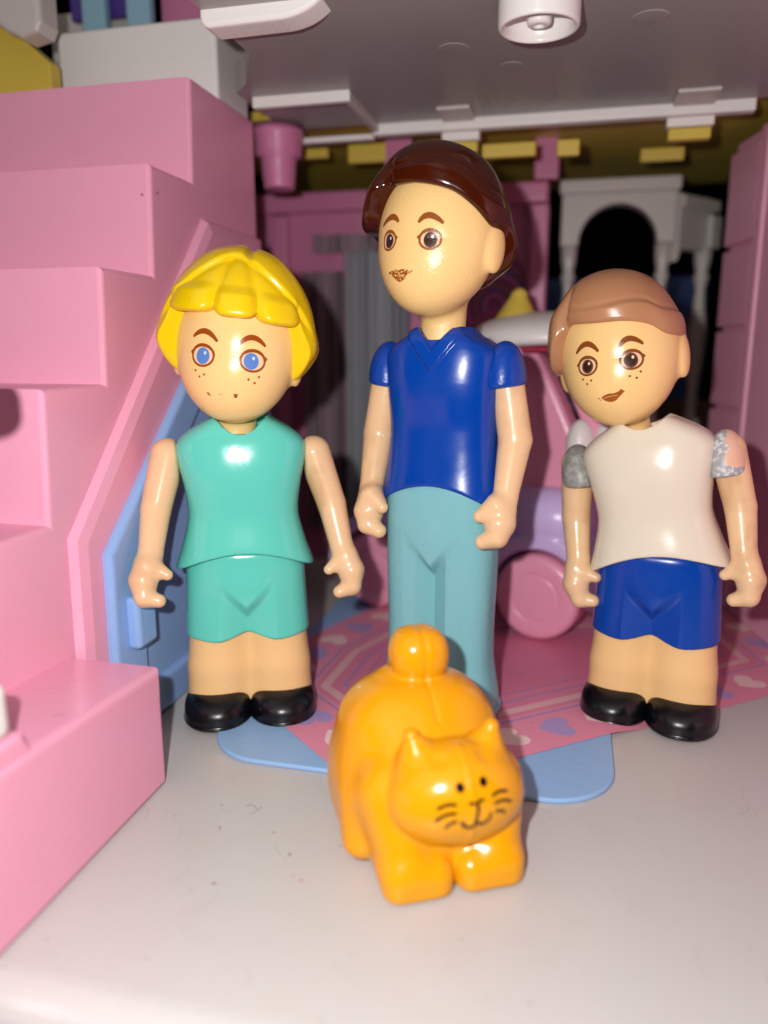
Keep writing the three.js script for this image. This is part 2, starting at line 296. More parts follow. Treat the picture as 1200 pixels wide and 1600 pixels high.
{ // back wall
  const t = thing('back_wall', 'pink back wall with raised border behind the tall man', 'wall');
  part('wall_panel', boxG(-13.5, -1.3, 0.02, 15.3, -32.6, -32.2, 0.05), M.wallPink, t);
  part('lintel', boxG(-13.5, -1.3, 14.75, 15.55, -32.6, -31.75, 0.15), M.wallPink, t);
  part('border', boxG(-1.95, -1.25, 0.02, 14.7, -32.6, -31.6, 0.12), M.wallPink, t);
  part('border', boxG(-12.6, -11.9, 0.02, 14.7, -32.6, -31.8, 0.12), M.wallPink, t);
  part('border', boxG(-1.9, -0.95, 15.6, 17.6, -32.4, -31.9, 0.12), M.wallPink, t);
  part('sticker', planarUV(frontG(new THREE.Shape().absellipse(-3.4, 11.4, 1.35, 2.2, 0, Math.PI * 2), -32.2, -32.17, 0), (x, y) => [(x + 4.75) / 2.7, (y - 9.2) / 4.4]), plastic('#ffffff', 0.5, { map: canvasTex(256, 384, (g, w, h) => {
    g.fillStyle = '#a0507c'; g.fillRect(0, 0, w, h);
    for (let i = 0; i < 9; i++) { g.strokeStyle = ['#7b3f77', '#b56a90', '#6a4a86', '#94605e'][i % 4]; g.lineWidth = 16; g.beginPath(); g.arc(w * 0.55, h * 0.6, 20 + i * 17, 2.6, 6.6); g.stroke(); }
  }) }), t);
  part('flower_sticker', planarUV(frontG(polyS([[-1.2, 5.2], [0.9, 5.2], [0.9, 10.4], [-1.2, 10.4]]), -32.4, -32.36, 0), (x, y) => [(x + 1.2) / 2.1, (y - 5.2) / 5.2]), plastic('#ffffff', 0.5, { map: canvasTex(256, 512, (g, w, h) => {
    g.fillStyle = '#7d6a66'; g.fillRect(0, 0, w, h);
    for (let i = 0; i < 70; i++) { g.fillStyle = ['#8d9a4a', '#b9a9b4', '#9a7fae', '#6b7a4c', '#c7b96a'][i % 5]; g.beginPath(); g.ellipse(rnd() * w, rnd() * h, 10 + 22 * rnd(), 8 + 18 * rnd(), rnd() * 3, 0, 7); g.fill(); }
  }) }), t);
}
{ // grey folded curtain
  const t = thing('curtain', 'grey folded curtain on the pink back wall between girl and man', 'curtain');
  const drape = (x0, x1, y0, y1, folds, z) => {
    const g = new THREE.PlaneGeometry(x1 - x0, y1 - y0, 120, 8), p = g.attributes.position;
    for (let i = 0; i < p.count; i++) { const u = (p.getX(i) / (x1 - x0) + 0.5) * folds * 6.283; p.setZ(i, 0.2 * Math.sin(u + 1.3 * Math.sin(0.37 * u)) + 0.08 * Math.sin(1.7 * u + 1)); }
    g.translate((x0 + x1) / 2, (y0 + y1) / 2, z); g.computeVertexNormals(); return S(g);
  };
  const cl = plastic('#8f9298', 0.8, { side: THREE.DoubleSide }), dk = plastic('#85727a', 0.8, { side: THREE.DoubleSide });
  part('drape', drape(-9.35, -6.6, 1.5, 13.4, 3, -31.6), cl, t);
  part('drape', drape(-11.2, -9.4, 1.5, 12.4, 3, -31.7), dk, t);
  part('valance', drape(-10.6, -6.4, 13.1, 13.8, 4, -31.4), dk, t);
}
{ // yellow sloped ceiling with ribs at the back
  const t = thing('roof_panel', 'yellow roof panel with ribs behind the white beam', 'roof');
  part('panel', boxG(-14.5, 6.6, 17.05, 17.35, -42, -27.2, 0.02), M.yellow, t);
  for (const [x0, x1, y0, y1, z] of [[-3.38, -1.6, 15.5, 15.95, -27.6], [-0.92, -0.2, 15.35, 15.85, -27.2], [-10.2, -9.2, 16.15, 16.5, -29], [-8.5, -7.0, 15.95, 16.6, -29.2], [1.9, 3.4, 15.85, 16.3, -31]]) part('rib', boxG(x0, x1, y0, y1, z - 0.3, z, 0.07), M.yellow, t);
  part('strut', boxG(-7.1, -6.1, 15.4, 17.3, -29.6, -29.2, 0.06), M.wallPink, t);
}
{ // white arch with turned balusters
  const t = thing('arched_window', 'white arched window frame with turned balusters at the back right', 'window');
  const s = new THREE.Shape(); s.moveTo(-0.85, 13.4); s.lineTo(-0.15, 13.4); s.absarc(1.4, 13.45, 1.52, Math.PI, 0, true); s.lineTo(3.62, 13.4); s.lineTo(3.62, 15.9); s.lineTo(-0.85, 15.9); s.closePath();
  part('arch', frontG(s, -34.9, -34.0, 0.08, 40), M.white, t);
  part('cornice', boxG(-0.95, 3.7, 15.35, 15.9, -33.98, -33.7, 0.1), M.white, t);
  const bal = [[0.0, 5.5], [0.36, 5.5], [0.36, 6.2], [0.22, 6.4], [0.2, 7.6], [0.34, 9.0], [0.38, 9.9], [0.24, 10.9], [0.18, 11.7], [0.24, 12.0], [0.3, 12.2], [0.22, 12.4], [0.3, 12.8], [0.34, 13.4], [0, 13.4]];
  for (const x of [-0.48, 3.22]) part('baluster', latheG(bal, x, 0, -34.4, 28), M.white, t);
  part('sill', boxG(-0.9, 3.7, 4.9, 5.5, -34.9, -34.0, 0.08), M.white, t);
  const v = thing('side_window', 'white side window frame next to the right pink wall', 'window', [3.75, 0, -34.1], 50);
  const q = new THREE.Shape(); q.moveTo(0, 12.7); q.lineTo(0.35, 13.2); q.lineTo(2.4, 13.2); q.lineTo(2.4, 15.3); q.lineTo(0, 15.3); q.closePath();
  part('frame', frontG(q, -0.6, 0, 0.08), M.white, v);
  part('moulding', boxG(-0.05, 2.5, 14.75, 15.2, 0.02, 0.2, 0.06), M.white, v);
  part('baluster', latheG(bal.map(([a, b]) => [a * 1.1, b]), 2.1, 0, -0.2, 28), M.white, v);
  part('bracket', boxG(1.75, 2.45, 13.3, 14.6, 0.03, 0.35, 0.1), M.white, v);
}
{ // right wall, opening a little towards the front
  const pk2 = plastic('#f2aec7', 0.42);
  const t = thing('side_wall', 'pink side wall with grooved slats at its inner edge on the right', 'wall', [5.12, 0, -32.0], 11);
  part('wall_panel', boxG(0.0, 0.45, 0.02, 16.45, 3.3, 21, 0.08), pk2, t);
  part('stile', boxG(-0.08, 0.45, 0.02, 16.45, 2.62, 3.27, 0.12), pk2, t);
  part('backing', boxG(0.2, 0.45, 0.02, 16.45, 0.05, 2.6, 0.02), pk2, t);
  for (const [y0, y1] of [[0.02, 4.25], [4.42, 7.05], [7.22, 9.9], [10.07, 12.75], [12.92, 16.1]]) part('slat', boxG(-0.02, 0.18, y0, y1, 0, 2.58, 0.08), pk2, t);
}
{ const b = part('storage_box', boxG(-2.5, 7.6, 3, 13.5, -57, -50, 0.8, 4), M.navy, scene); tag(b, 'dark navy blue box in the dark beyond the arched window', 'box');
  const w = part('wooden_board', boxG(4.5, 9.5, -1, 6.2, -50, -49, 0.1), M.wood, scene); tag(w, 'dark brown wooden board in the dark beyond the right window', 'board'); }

// ---------- blue floor board and the printed paper mat ----------
function roundedRect(x0, x1, z0, z1, r) { const s = new THREE.Shape(); s.moveTo(x0 + r, z0); s.lineTo(x1 - r, z0); s.absarc(x1 - r, z0 + r, r, -Math.PI / 2, 0); s.lineTo(x1, z1 - r); s.absarc(x1 - r, z1 - r, r, 0, Math.PI / 2); s.lineTo(x0 + r, z1); s.absarc(x0 + r, z1 - r, r, Math.PI / 2, Math.PI); s.lineTo(x0, z0 + r); s.absarc(x0 + r, z0 + r, r, Math.PI, 1.5 * Math.PI); return s; }
{
  const g = new THREE.ExtrudeGeometry(roundedRect(-8.15, 1.3, 14.85, 29, 1.5), { depth: 0.02, bevelEnabled: true, bevelSize: 0.05, bevelThickness: 0.05, bevelOffset: -0.05, bevelSegments: 3, curveSegments: 24 });
  g.translate(0, 0, 0.05).rotateX(-Math.PI / 2);
  const b = part('floor_board', planarUV(S(g), (x, y, z) => [x * 0.03 + z * 0.02, z * 0.25 - x * 0.1]), plastic('#8db3dd', 0.5, { bumpMap: rep(PEEL, 2), bumpScale: 0.00004 }), scene);
  tag(b, 'pale blue board with rounded corners and fine grain under the pink mat', 'board');

  const poly = [[-3.76, -14.0], [7.7, -23.18], [6.4, -28.6], [-6.4, -26.3], [-8.15, -22.0], [-8.35, -18.1]];
  const inset = (d) => poly.map((p, i) => { // offset inwards (the outline runs clockwise in x, z seen from above)
    const a = poly[(i + 5) % 6], b2 = poly[(i + 1) % 6], e1 = [p[0] - a[0], p[1] - a[1]], e2 = [b2[0] - p[0], b2[1] - p[1]], l1 = Math.hypot(...e1), l2 = Math.hypot(...e2);
    const n1 = [e1[1] / l1, -e1[0] / l1], n2 = [e2[1] / l2, -e2[0] / l2], k = d / (1 + n1[0] * n2[0] + n1[1] * n2[1]);
    return [p[0] + (n1[0] + n2[0]) * k, p[1] + (n1[1] + n2[1]) * k];
  });
  const tex = canvasTex(1800, 1650, (g2, w, h) => { // x -9.5..8.5, z -29.5..-13
    const X = (x) => (x + 9.5) * 100, Z = (z) => (z + 29.5) * 100;
    const loop = (d) => { g2.beginPath(); inset(d).forEach(([x, z], i) => (i ? g2.lineTo(X(x), Z(z)) : g2.moveTo(X(x), Z(z)))); g2.closePath(); };
    g2.fillStyle = '#e08ea6'; g2.fillRect(0, 0, w, h);
    loop(1.72); g2.fillStyle = '#da819d'; g2.fill();
    g2.strokeStyle = '#a284bb'; g2.lineWidth = 7; loop(1.55); g2.stroke(); loop(2.5); g2.stroke();
    g2.strokeStyle = '#e2b0b4'; g2.lineWidth = 26; loop(2.0); g2.stroke();
    g2.strokeStyle = '#b077a8'; g2.lineWidth = 6; loop(2.9); g2.stroke();
    loop(3.0); g2.fillStyle = '#d67b99'; g2.fill();
    const line = inset(0.85); let n = 0;
    for (let i = 0; i < 6; i++) {
      const a = line[i], b3 = line[(i + 1) % 6], L = Math.hypot(b3[0] - a[0], b3[1] - a[1]), m = Math.max(1, Math.round(L / 1.28)), ang = Math.atan2(b3[1] - a[1], b3[0] - a[0]);
      for (let k = 0; k < m; k++, n++) {
        const t = (k + 0.5) / m, x = X(a[0] + (b3[0] - a[0]) * t), y = Z(a[1] + (b3[1] - a[1]) * t);
        g2.save(); g2.translate(x, y); g2.rotate(ang + Math.PI / 2 + (n % 2 ? 0.25 : -0.15)); g2.scale(n % 2 ? 0.58 : 0.54, n % 2 ? 0.55 : 0.5);
        g2.fillStyle = n % 2 ? '#ab95c8' : '#eccac9'; g2.beginPath(); g2.moveTo(0, 75); g2.bezierCurveTo(-60, 30, -95, -10, -80, -55); g2.bezierCurveTo(-65, -95, -15, -90, 0, -50); g2.bezierCurveTo(15, -90, 65, -95, 80, -55); g2.bezierCurveTo(95, -10, 60, 30, 0, 75); g2.fill(); g2.restore();
      }
    }
    for (let i = 0; i < 9000; i++) { g2.fillStyle = rnd() < 0.5 ? 'rgba(255,210,220,.10)' : 'rgba(90,30,70,.08)'; g2.fillRect(rnd() * w, rnd() * h, 1 + 3 * rnd(), 1 + 2 * rnd()); }
  });
  const cut = (pts, x0, x1) => { let q = pts; for (const [lim, sgn] of [[x0, 1], [x1, -1]]) { const r = []; q.forEach((p, i) => { const b2 = q[(i + 1) % q.length], ia = sgn * (p[0] - lim) >= 0, ib = sgn * (b2[0] - lim) >= 0; if (ia) r.push(p); if (ia !== ib) { const t = (lim - p[0]) / (b2[0] - p[0]); r.push([lim, p[1] + (b2[1] - p[1]) * t]); } }); q = r; } return q; };
  const pos = [], uv = [], yOf = (x) => 0.016 + 0.118 * (1 - sstep(1.3, 2.1, x));
  const xs = [-12, 1.3, 1.5, 1.7, 1.9, 2.1, 12];
  for (let i = 0; i + 1 < xs.length; i++) {
    const q = cut(poly, xs[i], xs[i + 1]), c2 = q.map(([x, z]) => new THREE.Vector2(x, -z));
    if (q.length < 3) continue;
    for (const tri of THREE.ShapeUtils.triangulateShape(c2, [])) {
      const v = tri.map((k) => q[k]); if ((v[1][0] - v[0][0]) * -(v[2][1] - v[0][1]) + (v[1][1] - v[0][1]) * (v[2][0] - v[0][0]) < 0) v.reverse();
      for (const [x, z] of v) { pos.push(x * CM, yOf(x) * CM, z * CM); uv.push((x + 9.5) / 18, 1 - (z + 29.5) / 16.5); }
    }
  }
  const mg = new THREE.BufferGeometry(); mg.setAttribute('position', new THREE.Float32BufferAttribute(pos, 3)); mg.setAttribute('uv', new THREE.Float32BufferAttribute(uv, 2)); mg.computeVertexNormals();
  const m = part('paper_mat', mg, plastic('#ffffff', 0.5, { map: tex, side: THREE.DoubleSide, bumpMap: rep(PEEL, 3) }), scene);
  tag(m, 'pink paper mat with a border of white and lilac hearts on the floor', 'mat');
}

// ---------- toy buggy behind the man ----------
{
  const t = thing('toy_buggy', 'pink and lilac toy buggy with pink wheels behind the tall man', 'toy car', [-0.72, 0.15, -23.64], -18);
  const prof = [[0, 0], [0.7, 0], [0.74, -0.05], [0.79, -0.05], [0.83, 0], [1.16, -0.01], [1.3, -0.06], [1.38, -0.18], [1.4, -0.32], [1.4, -1.0], [1.3, -1.1], [0, -1.1]].reverse();
  const wheelAt = (x, z, r) => { const g = new THREE.LatheGeometry(prof.map(([a, b]) => new THREE.Vector2(a * r / 1.4, b)), 72); g.rotateX(Math.PI / 2); g.translate(x, r, z); return S(g); };
  part('wheel', wheelAt(-0.2, 0, 1.4), M.wheel, t); part('wheel', wheelAt(-6.3, 0, 1.36), M.wheel, t);
  part('wheel', wheelAt(-0.2, -4.2, 1.4), M.wheel, t); part('wheel', wheelAt(-6.3, -4.2, 1.36), M.wheel, t);
  const hull = (x, y, z) => {
    let d = rbox(x + 3.1, y - 3.15, z + 2.5, 4.2, 1.6, 1.9, 0.8);
    for (const cx of [-0.2, -6.3]) {
      const r = Math.hypot(x - cx, y - 1.4);
      d = smin(d, smax(Math.hypot(Math.max(Math.abs(r - 1.78) - 0.1, 0), Math.max(Math.abs(z + 0.85) - 0.55, 0)) - 0.16, 1.2 - y, 0.2), 0.12);
      d = smax(d, -smax(r - 1.5, -(z + 1.75), 0.1), 0.1);
    }
    d = smin(d, ell(x + 0.1, y - 3.85, z + 1.0, 1.35, 1.0, 0.95), 0.15);
    d = smin(d, ell(x - 1.25, y - 2.7, z + 1.1, 0.75, 0.8, 0.9), 0.12);
    return d;
  };
  part('body', solid(hull, [-8.6, 0.3, -5], [2.5, 5.2, 0.3], 0.085), M.lilac, t);
  part('side_shell', frontG(polyS([[-4.7, 3.6], [1.0, 4.2], [0.6, 6.1], [-0.3, 7.95], [-1.2, 9.5], [-3.6, 9.5], [-4.7, 6]]), -2.2, -1.3, 0.2), M.wheel, t);
  part('pillar', frontG(polyS([[-0.35, 9.5], [0.3, 9.5], [1.85, 6.5], [2.6, 5.2], [1.9, 5.0], [1.2, 6.3]]), -1.2, -0.4, 0.14), M.wheel, t);
  const can = (x, y, z) => smax(ell(x + 0.9, y - 9.45, z + 2.0, 2.5, 0.85, 2.2), 9.25 - y + 0.05 * x, 0.18);
  part('canopy', solid(can, [-3.6, 8.9, -4.4], [1.8, 10.5, 0.4], 0.07), M.bright, t);
  part('canopy_trim', boxG(-1.2, 1.1, 9.02, 9.22, -2.6, -0.6, 0.08), plastic('#a02a44', 0.4), t);
  part('ornament', solid((x, y, z) => cone2(x + 1.75, y, z + 1.6, [0, 10.0, 0], [0.05, 10.75, 0], 0.72, 0.28), [-2.7, 9.2, -2.5], [-0.8, 11.2, -0.7], 0.06), M.yellow, t);
  for (const [x, y, z, a, b] of [[0.95, 6.3, -0.25, 0.42, 0.8], [1.7, 6.55, -0.7, 0.45, 0.75]]) part('lamp_pod', solid((px, py, pz) => ell(px - x, py - y, pz - z, a, b, 0.45), [x - 0.6, y - 1, z - 0.6], [x + 0.6, y + 1, z + 0.6], 0.05), M.bright, t);
}

// ---------- toy figures ----------
const skinCol = '#f9d08b';
const px = (th) => ((th + 75) / 150) * 1024, py = (y) => (1.84 - y) * 274;
const faceUV = ([x, y, z]) => { const th = Math.atan2(x, z) / D2R; return [(th + 75) / 150, Math.abs(th) > 100 ? 5 : 1 - (1.84 - y) / 3.737]; };
function faceTex(draw) {
  return canvasTex(1024, 1024, (g, w, h) => {
    g.fillStyle = skinCol; g.fillRect(0, 0, w, h); g.lineCap = g.lineJoin = 'round'; draw(g);
  });
}
function brow(g, pts, col, w = 17) { // tapered arc through three points
  const [a, b, c] = pts.map(([t, y]) => [px(t), py(y)]);
  g.strokeStyle = col;
  const at = (t) => { const q = [2 * b[0] - (a[0] + c[0]) / 2, 2 * b[1] - (a[1] + c[1]) / 2]; return [(1 - t) ** 2 * a[0] + 2 * t * (1 - t) * q[0] + t * t * c[0], (1 - t) ** 2 * a[1] + 2 * t * (1 - t) * q[1] + t * t * c[1]]; };
  for (let i = 0; i < 24; i++) { g.lineWidth = 1.8 * w * (0.3 + 0.65 * Math.sin(Math.PI * (0.12 + (0.8 * i) / 24))); g.beginPath(); g.moveTo(...at(i / 24)); g.lineTo(...at((i + 1) / 24)); g.stroke(); }
}
function eye(g, th, y, wd, ht, iris, ir, line, side, pupil, lookX = 0) {
  const x = px(th), yy = py(y);
  g.fillStyle = '#eecba6'; g.beginPath(); g.ellipse(x, yy, wd, ht, 0, 0, 7); g.fill();
  g.fillStyle = iris; g.beginPath(); g.ellipse(x + lookX, yy + 2, ir, ir * 1.06, 0, 0, 7); g.fill();
  if (pupil) { g.fillStyle = pupil; g.beginPath(); g.ellipse(x + lookX, yy + 2, ir * 0.74, ir * 0.8, 0, 0, 7); g.fill(); }
  g.strokeStyle = g.fillStyle = line; g.lineWidth = 14; g.beginPath(); g.ellipse(x, yy, wd, ht, 0, 0, 7); g.stroke();
  g.beginPath(); g.ellipse(x, yy, wd + 9, ht + 11, 0, Math.PI * 1.02, Math.PI * 1.98); g.ellipse(x, yy + 5, wd - 2, ht - 5, 0, Math.PI * 1.98, Math.PI * 1.02, true); g.fill();
  g.beginPath(); g.moveTo(x + side * (wd - 8), yy - ht * 0.62); g.quadraticCurveTo(x + side * (wd + 8), yy - ht * 0.5, x + side * (wd + 20), yy - ht * 0.28); g.quadraticCurveTo(x + side * (wd + 6), yy + 2, x + side * (wd - 4), yy + ht * 0.2); g.closePath(); g.fill();
  g.fillStyle = pupil ? '#f0dcc4' : '#c3d8f2'; g.beginPath(); g.ellipse(x + lookX + ir * 0.3, yy + 2 - ir * 0.4, ir * 0.2, ir * 0.24, 0, 0, 7); g.fill();
}
const dots = (g, list, col, r) => { g.fillStyle = col; for (const [t, y, k] of list) { g.beginPath(); g.ellipse(px(t), py(y), r * (k ?? 1), r * (k ?? 1) * 0.9, 0, 0, 7); g.fill(); } };
const INK = '#9a4a16';
const girlFace = faceTex((g) => {
  brow(g, [[-34, 0.12], [-22, 0.24], [-10, 0.06]], INK, 20); brow(g, [[11, 0.04], [22, 0.2], [34, 0.05]], INK, 20);
  eye(g, -23, -0.29, 76, 62, '#5f86cc', 47, INK, -1, null, 2); eye(g, 23.5, -0.31, 76, 62, '#5f86cc', 47, INK, 1, null, -10);
  dots(g, [[-30, -0.63], [-25.5, -0.76], [-20.5, -0.7], [20.5, -0.72], [26.5, -0.79], [30, -0.65]], INK, 8);
  dots(g, [[-17, -1.12, 0.9], [-15.8, -1.15, 0.6], [-18.2, -1.1, 0.5], [10, -1.12, 1.3], [9, -1.09, 0.9], [11, -1.08, 0.7], [-4, -1.1, 0.4], [-6, -1.11, 0.3]], INK, 9);
});
const manFace = faceTex((g) => {
  const b = '#96521c';
  brow(g, [[-34, 0.15], [-21, 0.29], [-11, 0.19]], b, 22); brow(g, [[12, 0.15], [21, 0.27], [33, 0.12]], b, 22);
  eye(g, -22, -0.21, 62, 54, '#4a2a1c', 40, b, 1, '#3a2019', 3); eye(g, 22.5, -0.23, 66, 54, '#4a2a1c', 42, b, -1, '#3a2019', 2);
  g.fillStyle = 'rgba(176,100,44,.5)'; g.beginPath(); g.moveTo(px(-20), py(-0.9)); g.lineTo(px(-12.5), py(-0.86)); g.lineTo(px(-8.5), py(-0.88)); g.lineTo(px(-4.5), py(-0.86)); g.lineTo(px(4), py(-0.89)); g.quadraticCurveTo(px(-8.5), py(-1.27), px(-20), py(-0.9)); g.fill();
  const path = (pts, w) => { g.strokeStyle = '#9a4f1c'; g.lineWidth = w; g.beginPath(); pts.forEach(([t, y], i) => (i ? g.lineTo(px(t), py(y)) : g.moveTo(px(t), py(y)))); g.stroke(); };
  path([[-22, -0.9], [-15, -0.915], [-8.5, -0.945], [-2, -0.915], [6, -0.89]], 13);
  path([[-19, -0.885], [-12.5, -0.855], [-8.5, -0.88], [-4.5, -0.85], [2, -0.875]], 11);
  path([[-17, -0.95], [-14, -1.03], [-8.5, -1.075], [-3, -1.03], [0, -0.95]], 15);
  path([[-13, -0.985], [-8.5, -1.01], [-4, -0.985]], 12);
  for (let i = 0; i < 60; i++) { g.fillStyle = skinCol; g.beginPath(); g.ellipse(px(-8.5 + 30 * (rnd() - 0.5)), py(-0.97 + 0.26 * (rnd() - 0.5)), 3 + 4 * rnd(), 2 + 3.5 * rnd(), 3 * rnd(), 0, 7); g.fill(); }
});
const boyFace = faceTex((g) => {
  const b = '#8a4a1e', s = -6.5;
  brow(g, [[-25 + s, 0.06], [-13 + s, 0.22], [-2 + s, 0.03]], b, 21); brow(g, [[18 + s, 0.02], [27 + s, 0.19], [39 + s, 0.05]], b, 21);
  eye(g, -14 + s, -0.29, 68, 56, '#6b4030', 42, b, -1, '#3d231a', 2); eye(g, 28 + s, -0.29, 70, 56, '#6b4030', 44, b, 1, '#3d231a', -4);
  dots(g, [[-20 + s, -0.58], [-16 + s, -0.7], [-11 + s, -0.63], [25 + s, -0.65], [31 + s, -0.71], [35 + s, -0.58]], b, 8);
  g.fillStyle = '#a0541f'; g.beginPath(); g.moveTo(px(-4 + s), py(-1.06)); g.quadraticCurveTo(px(2 + s), py(-0.96), px(8 + s), py(-0.99)); g.quadraticCurveTo(px(14 + s), py(-0.98), px(16 + s), py(-0.91)); g.lineTo(px(19.5 + s), py(-0.97)); g.quadraticCurveTo(px(14 + s), py(-1.08), px(11 + s), py(-1.15)); g.quadraticCurveTo(px(5 + s), py(-1.22), px(-1 + s), py(-1.13)); g.closePath(); g.fill();
  g.strokeStyle = '#d79a5c'; g.lineWidth = 6; g.beginPath(); g.moveTo(px(-1 + s), py(-1.08)); g.quadraticCurveTo(px(6 + s), py(-1.03), px(12 + s), py(-1.05)); g.stroke();
  dots(g, [[-6.5 + s, -1.07, 0.7], [-5 + s, -1.11, 0.5]], b, 8);
});
const faceMat = (map, rough, bump) => plastic('#ffffff', rough, { map, bumpMap: rep(PEEL, 5), bumpScale: bump });

const headF = (nr, nk = 0.25) => (x, y, z) => {
  const zs = z + 0.2 * Math.min(0, y + 0.2) + 0.04 * y;
  let d = ell(x, y, zs, 1.43, 1.82, 1.4);
  const ax = Math.abs(x);
  d = smin(d, ell(ax - 1.4, y + 0.3 + 0.25 * (z + 0.3), z + 0.12, 0.16, 0.5, 0.34), 0.2);
  d = smin(d, ell(x, y + 0.6, z - 1.29, 0.09, 0.15, 0.035), 0.12);
  return smin(d, cone2(x, y, z, [0, -1.2, -0.36], [0, -2.9, -0.26], nr, nr), nk);
};
const headGeo = (nr, nk) => solid(headF(nr, nk), [-1.8, -3.4, -1.7], [1.8, 2, 1.8], 0.04, { uv: faceUV });

const RG = tab([[-90, 1.5], [-50, 1.5], [-31, 1.57], [-12, 1.76], [0, 1.86], [16, 1.79], [36, 1.86], [53, 1.97], [69, 2.1], [90, 2.17]]);
const YG = tab([[0, 0.62], [60, 0.6], [66, 0.3], [73, -0.35], [80, -0.72], [95, -0.85], [115, -0.95], [180, -1.15]]);
const girlHair = (x, y, z) => {
  const zz = z / 0.97, rr = Math.hypot(x, y, zz) + 1e-6, ph = Math.asin(y / rr) / D2R, th = Math.atan2(x, z) / D2R, at = Math.abs(th);
  let R = RG(ph), ye = YG(at);
  const front = 1 - sstep(60, 66, at);
  const lobe = (a, b) => { const t = (th - a) / (b - a); return t > 0 && t < 1 ? 1 - Math.abs(2 * t - 1) ** 4 : 0; };
  const lb = Math.max(lobe(-63, -13), lobe(-13, 24), lobe(24, 63));
  const dip = th < -13 ? 0.02 : th < 24 ? -0.03 : -0.1;
  if (at < 70) {
    ye += front * (0.13 * (1 - lb) + dip);
    R += front * lb * 0.11 * sstep(1.32 + dip, 1.06 + dip, y) ;
  }
  const ya = 1.92 - 1.0 * (th / 62) ** 2, upF = sstep(0.4, 0.7, y) * (1 - sstep(66, 78, at));
  R += 0.07 * sstep(-0.1, 0.14, y - ya) * (at < 80 ? 1 : 0.0) * (1 - sstep(66, 80, at)) + 0.09 * sstep(66, 80, at) * sstep(-0.5, 0.6, y);
  R -= 0.03 * gauss(y - ya + 0.04, 0.1) * upF;
  if (y < ya) { const w = 3 + 2 / Math.max(0.3, Math.cos(ph * D2R)); R -= 0.055 * front * (gauss(th + 13 - (y - 0.6) * 2, w) + gauss(th - 24 + (y - 0.6) * 4, w)); }
  R -= 0.1 * gauss(x - 0.22 - 0.25 * (2.1 - y), 0.1) * sstep(1.7, 2.05, y) * sstep(ya - 0.1, ya + 0.15, y);
  R -= 0.05 * gauss(at - 88 - 10 * y, 5) * sstep(-0.7, -0.2, y) * sstep(1.5, 0.9, y);
  return smax((rr - R) * 0.88, (ye - y) * 0.95, 0.16);
};
const headR = (x, y, z, rr) => rr / Math.hypot(x / 1.43, y / 1.82, z / 1.4);
const RM = tab([[-90, 1.45], [-40, 1.5], [-20, 1.62], [0, 1.63], [30, 1.7], [60, 1.9], [90, 1.98]]);
function shortHair(Y, cut, k = 1, spread = 0.45) {
  return (x, y, z) => {
    const zb = z < 0 ? z / 1.04 : z, rr = Math.hypot(x, y, zb) + 1e-6, ph = Math.asin(y / rr) / D2R, th = Math.atan2(x, z) / D2R, ye = Y(th);
    let R = RM(ph) * k;
    const fold = ye + 0.3 + spread * sstep(-25, 80, th), on = sstep(0.25, 0.7, Math.hypot(x, z)) * sstep(cut - 2, cut + 4, th) * (1 - sstep(85, 115, th));
    R += 0.045 * on * (1 - sstep(fold - 0.06, fold + 0.07, y)) - 0.018 * on * gauss(y - fold - 0.08, 0.06);
    R += 0.14 * sstep(98, 108, Math.abs(th)) * sstep(0.4, -0.3, y);
    const lobe = sstep(0.25, 0.8, Math.hypot(x, z)) * (1 - sstep(cut - 4, cut + 1, th)) * sstep(-118, -95, th);
    R += 0.14 * lobe * sstep(1.5, 0.9, y);
    R -= 0.12 * gauss(th - cut, 5) * sstep(1.7, 1.2, y) * sstep(0.2, 0.6, y);
    const ux = x / rr, uy = y / rr, uz = z / rr;
    R += 0.13 * Math.exp(-((ux + 0.45) ** 2 + (uy - 0.8) ** 2 + (uz - 0.4) ** 2) / 0.35) - 0.1 * Math.exp(-((ux - 0.75) ** 2 + (uy - 0.62) ** 2 + (uz - 0.2) ** 2) / 0.3);
    const hr = headR(x, y, z, rr); if (th > cut) R = hr + (R - hr) * (0.42 + 0.58 * sstep(-0.05, 0.5, y - ye));
    return smax((rr - R) * 0.88, (ye - y) * 0.9, 0.12);
  };
}
const YM = tab([[-180, -1.2], [-130, -1.1], [-105, -0.35], [-85, 0.0], [-60, 0.1], [-48, 0.3], [-38, 0.78], [-29, 0.98], [0, 0.98], [40, 0.8], [60, 0.52], [79, 0.16], [94, 0.02], [101, -0.15], [108, -0.7], [116, -1.05], [135, -1.15], [180, -1.2]]);
const YB = tab([[-180, -0.7], [-130, -0.7], [-105, -0.45], [-88, -0.42], [-70, -0.3], [-58, 0.05], [-48, 0.55], [-40, 0.72], [-12, 0.66], [22, 0.58], [42, 0.44], [58, 0.2], [80, 0.1], [98, 0.06], [112, -0.1], [122, -0.4], [140, -0.7], [180, -0.7]]);

const kidTorsoF = (hole) => {
  const W = tab([[3.4, 1.78], [3.95, 1.7], [4.5, 1.52], [5.3, 1.34], [6.0, 1.42], [6.6, 1.54], [7.1, 1.58], [7.8, 1.5]]), D = tab([[3.4, 1.26], [3.95, 1.2], [4.5, 1.1], [5.3, 0.98], [6.2, 1.02], [7, 0.92], [7.7, 0.7]]);
  return (x, y, z) => {
    let d = sec(x, z, W(y), D(y), 2.7);
    d = smax(d, (y - (7.72 - 0.55 * Math.max(Math.abs(x) - 0.5, 0) - 0.1 * z * z)) * 0.85, 0.28);
    d = smax(d, (4.4 - 0.46 * (x / 1.6) ** 2 - y) * 0.9, 0.09);
    d = smax(d, -ell(x, y - hole[0], z - hole[1], hole[2], hole[3], hole[4]), 0.07);
    return d + 0.03 * gauss(z + 0.15, 0.04);
  };
};
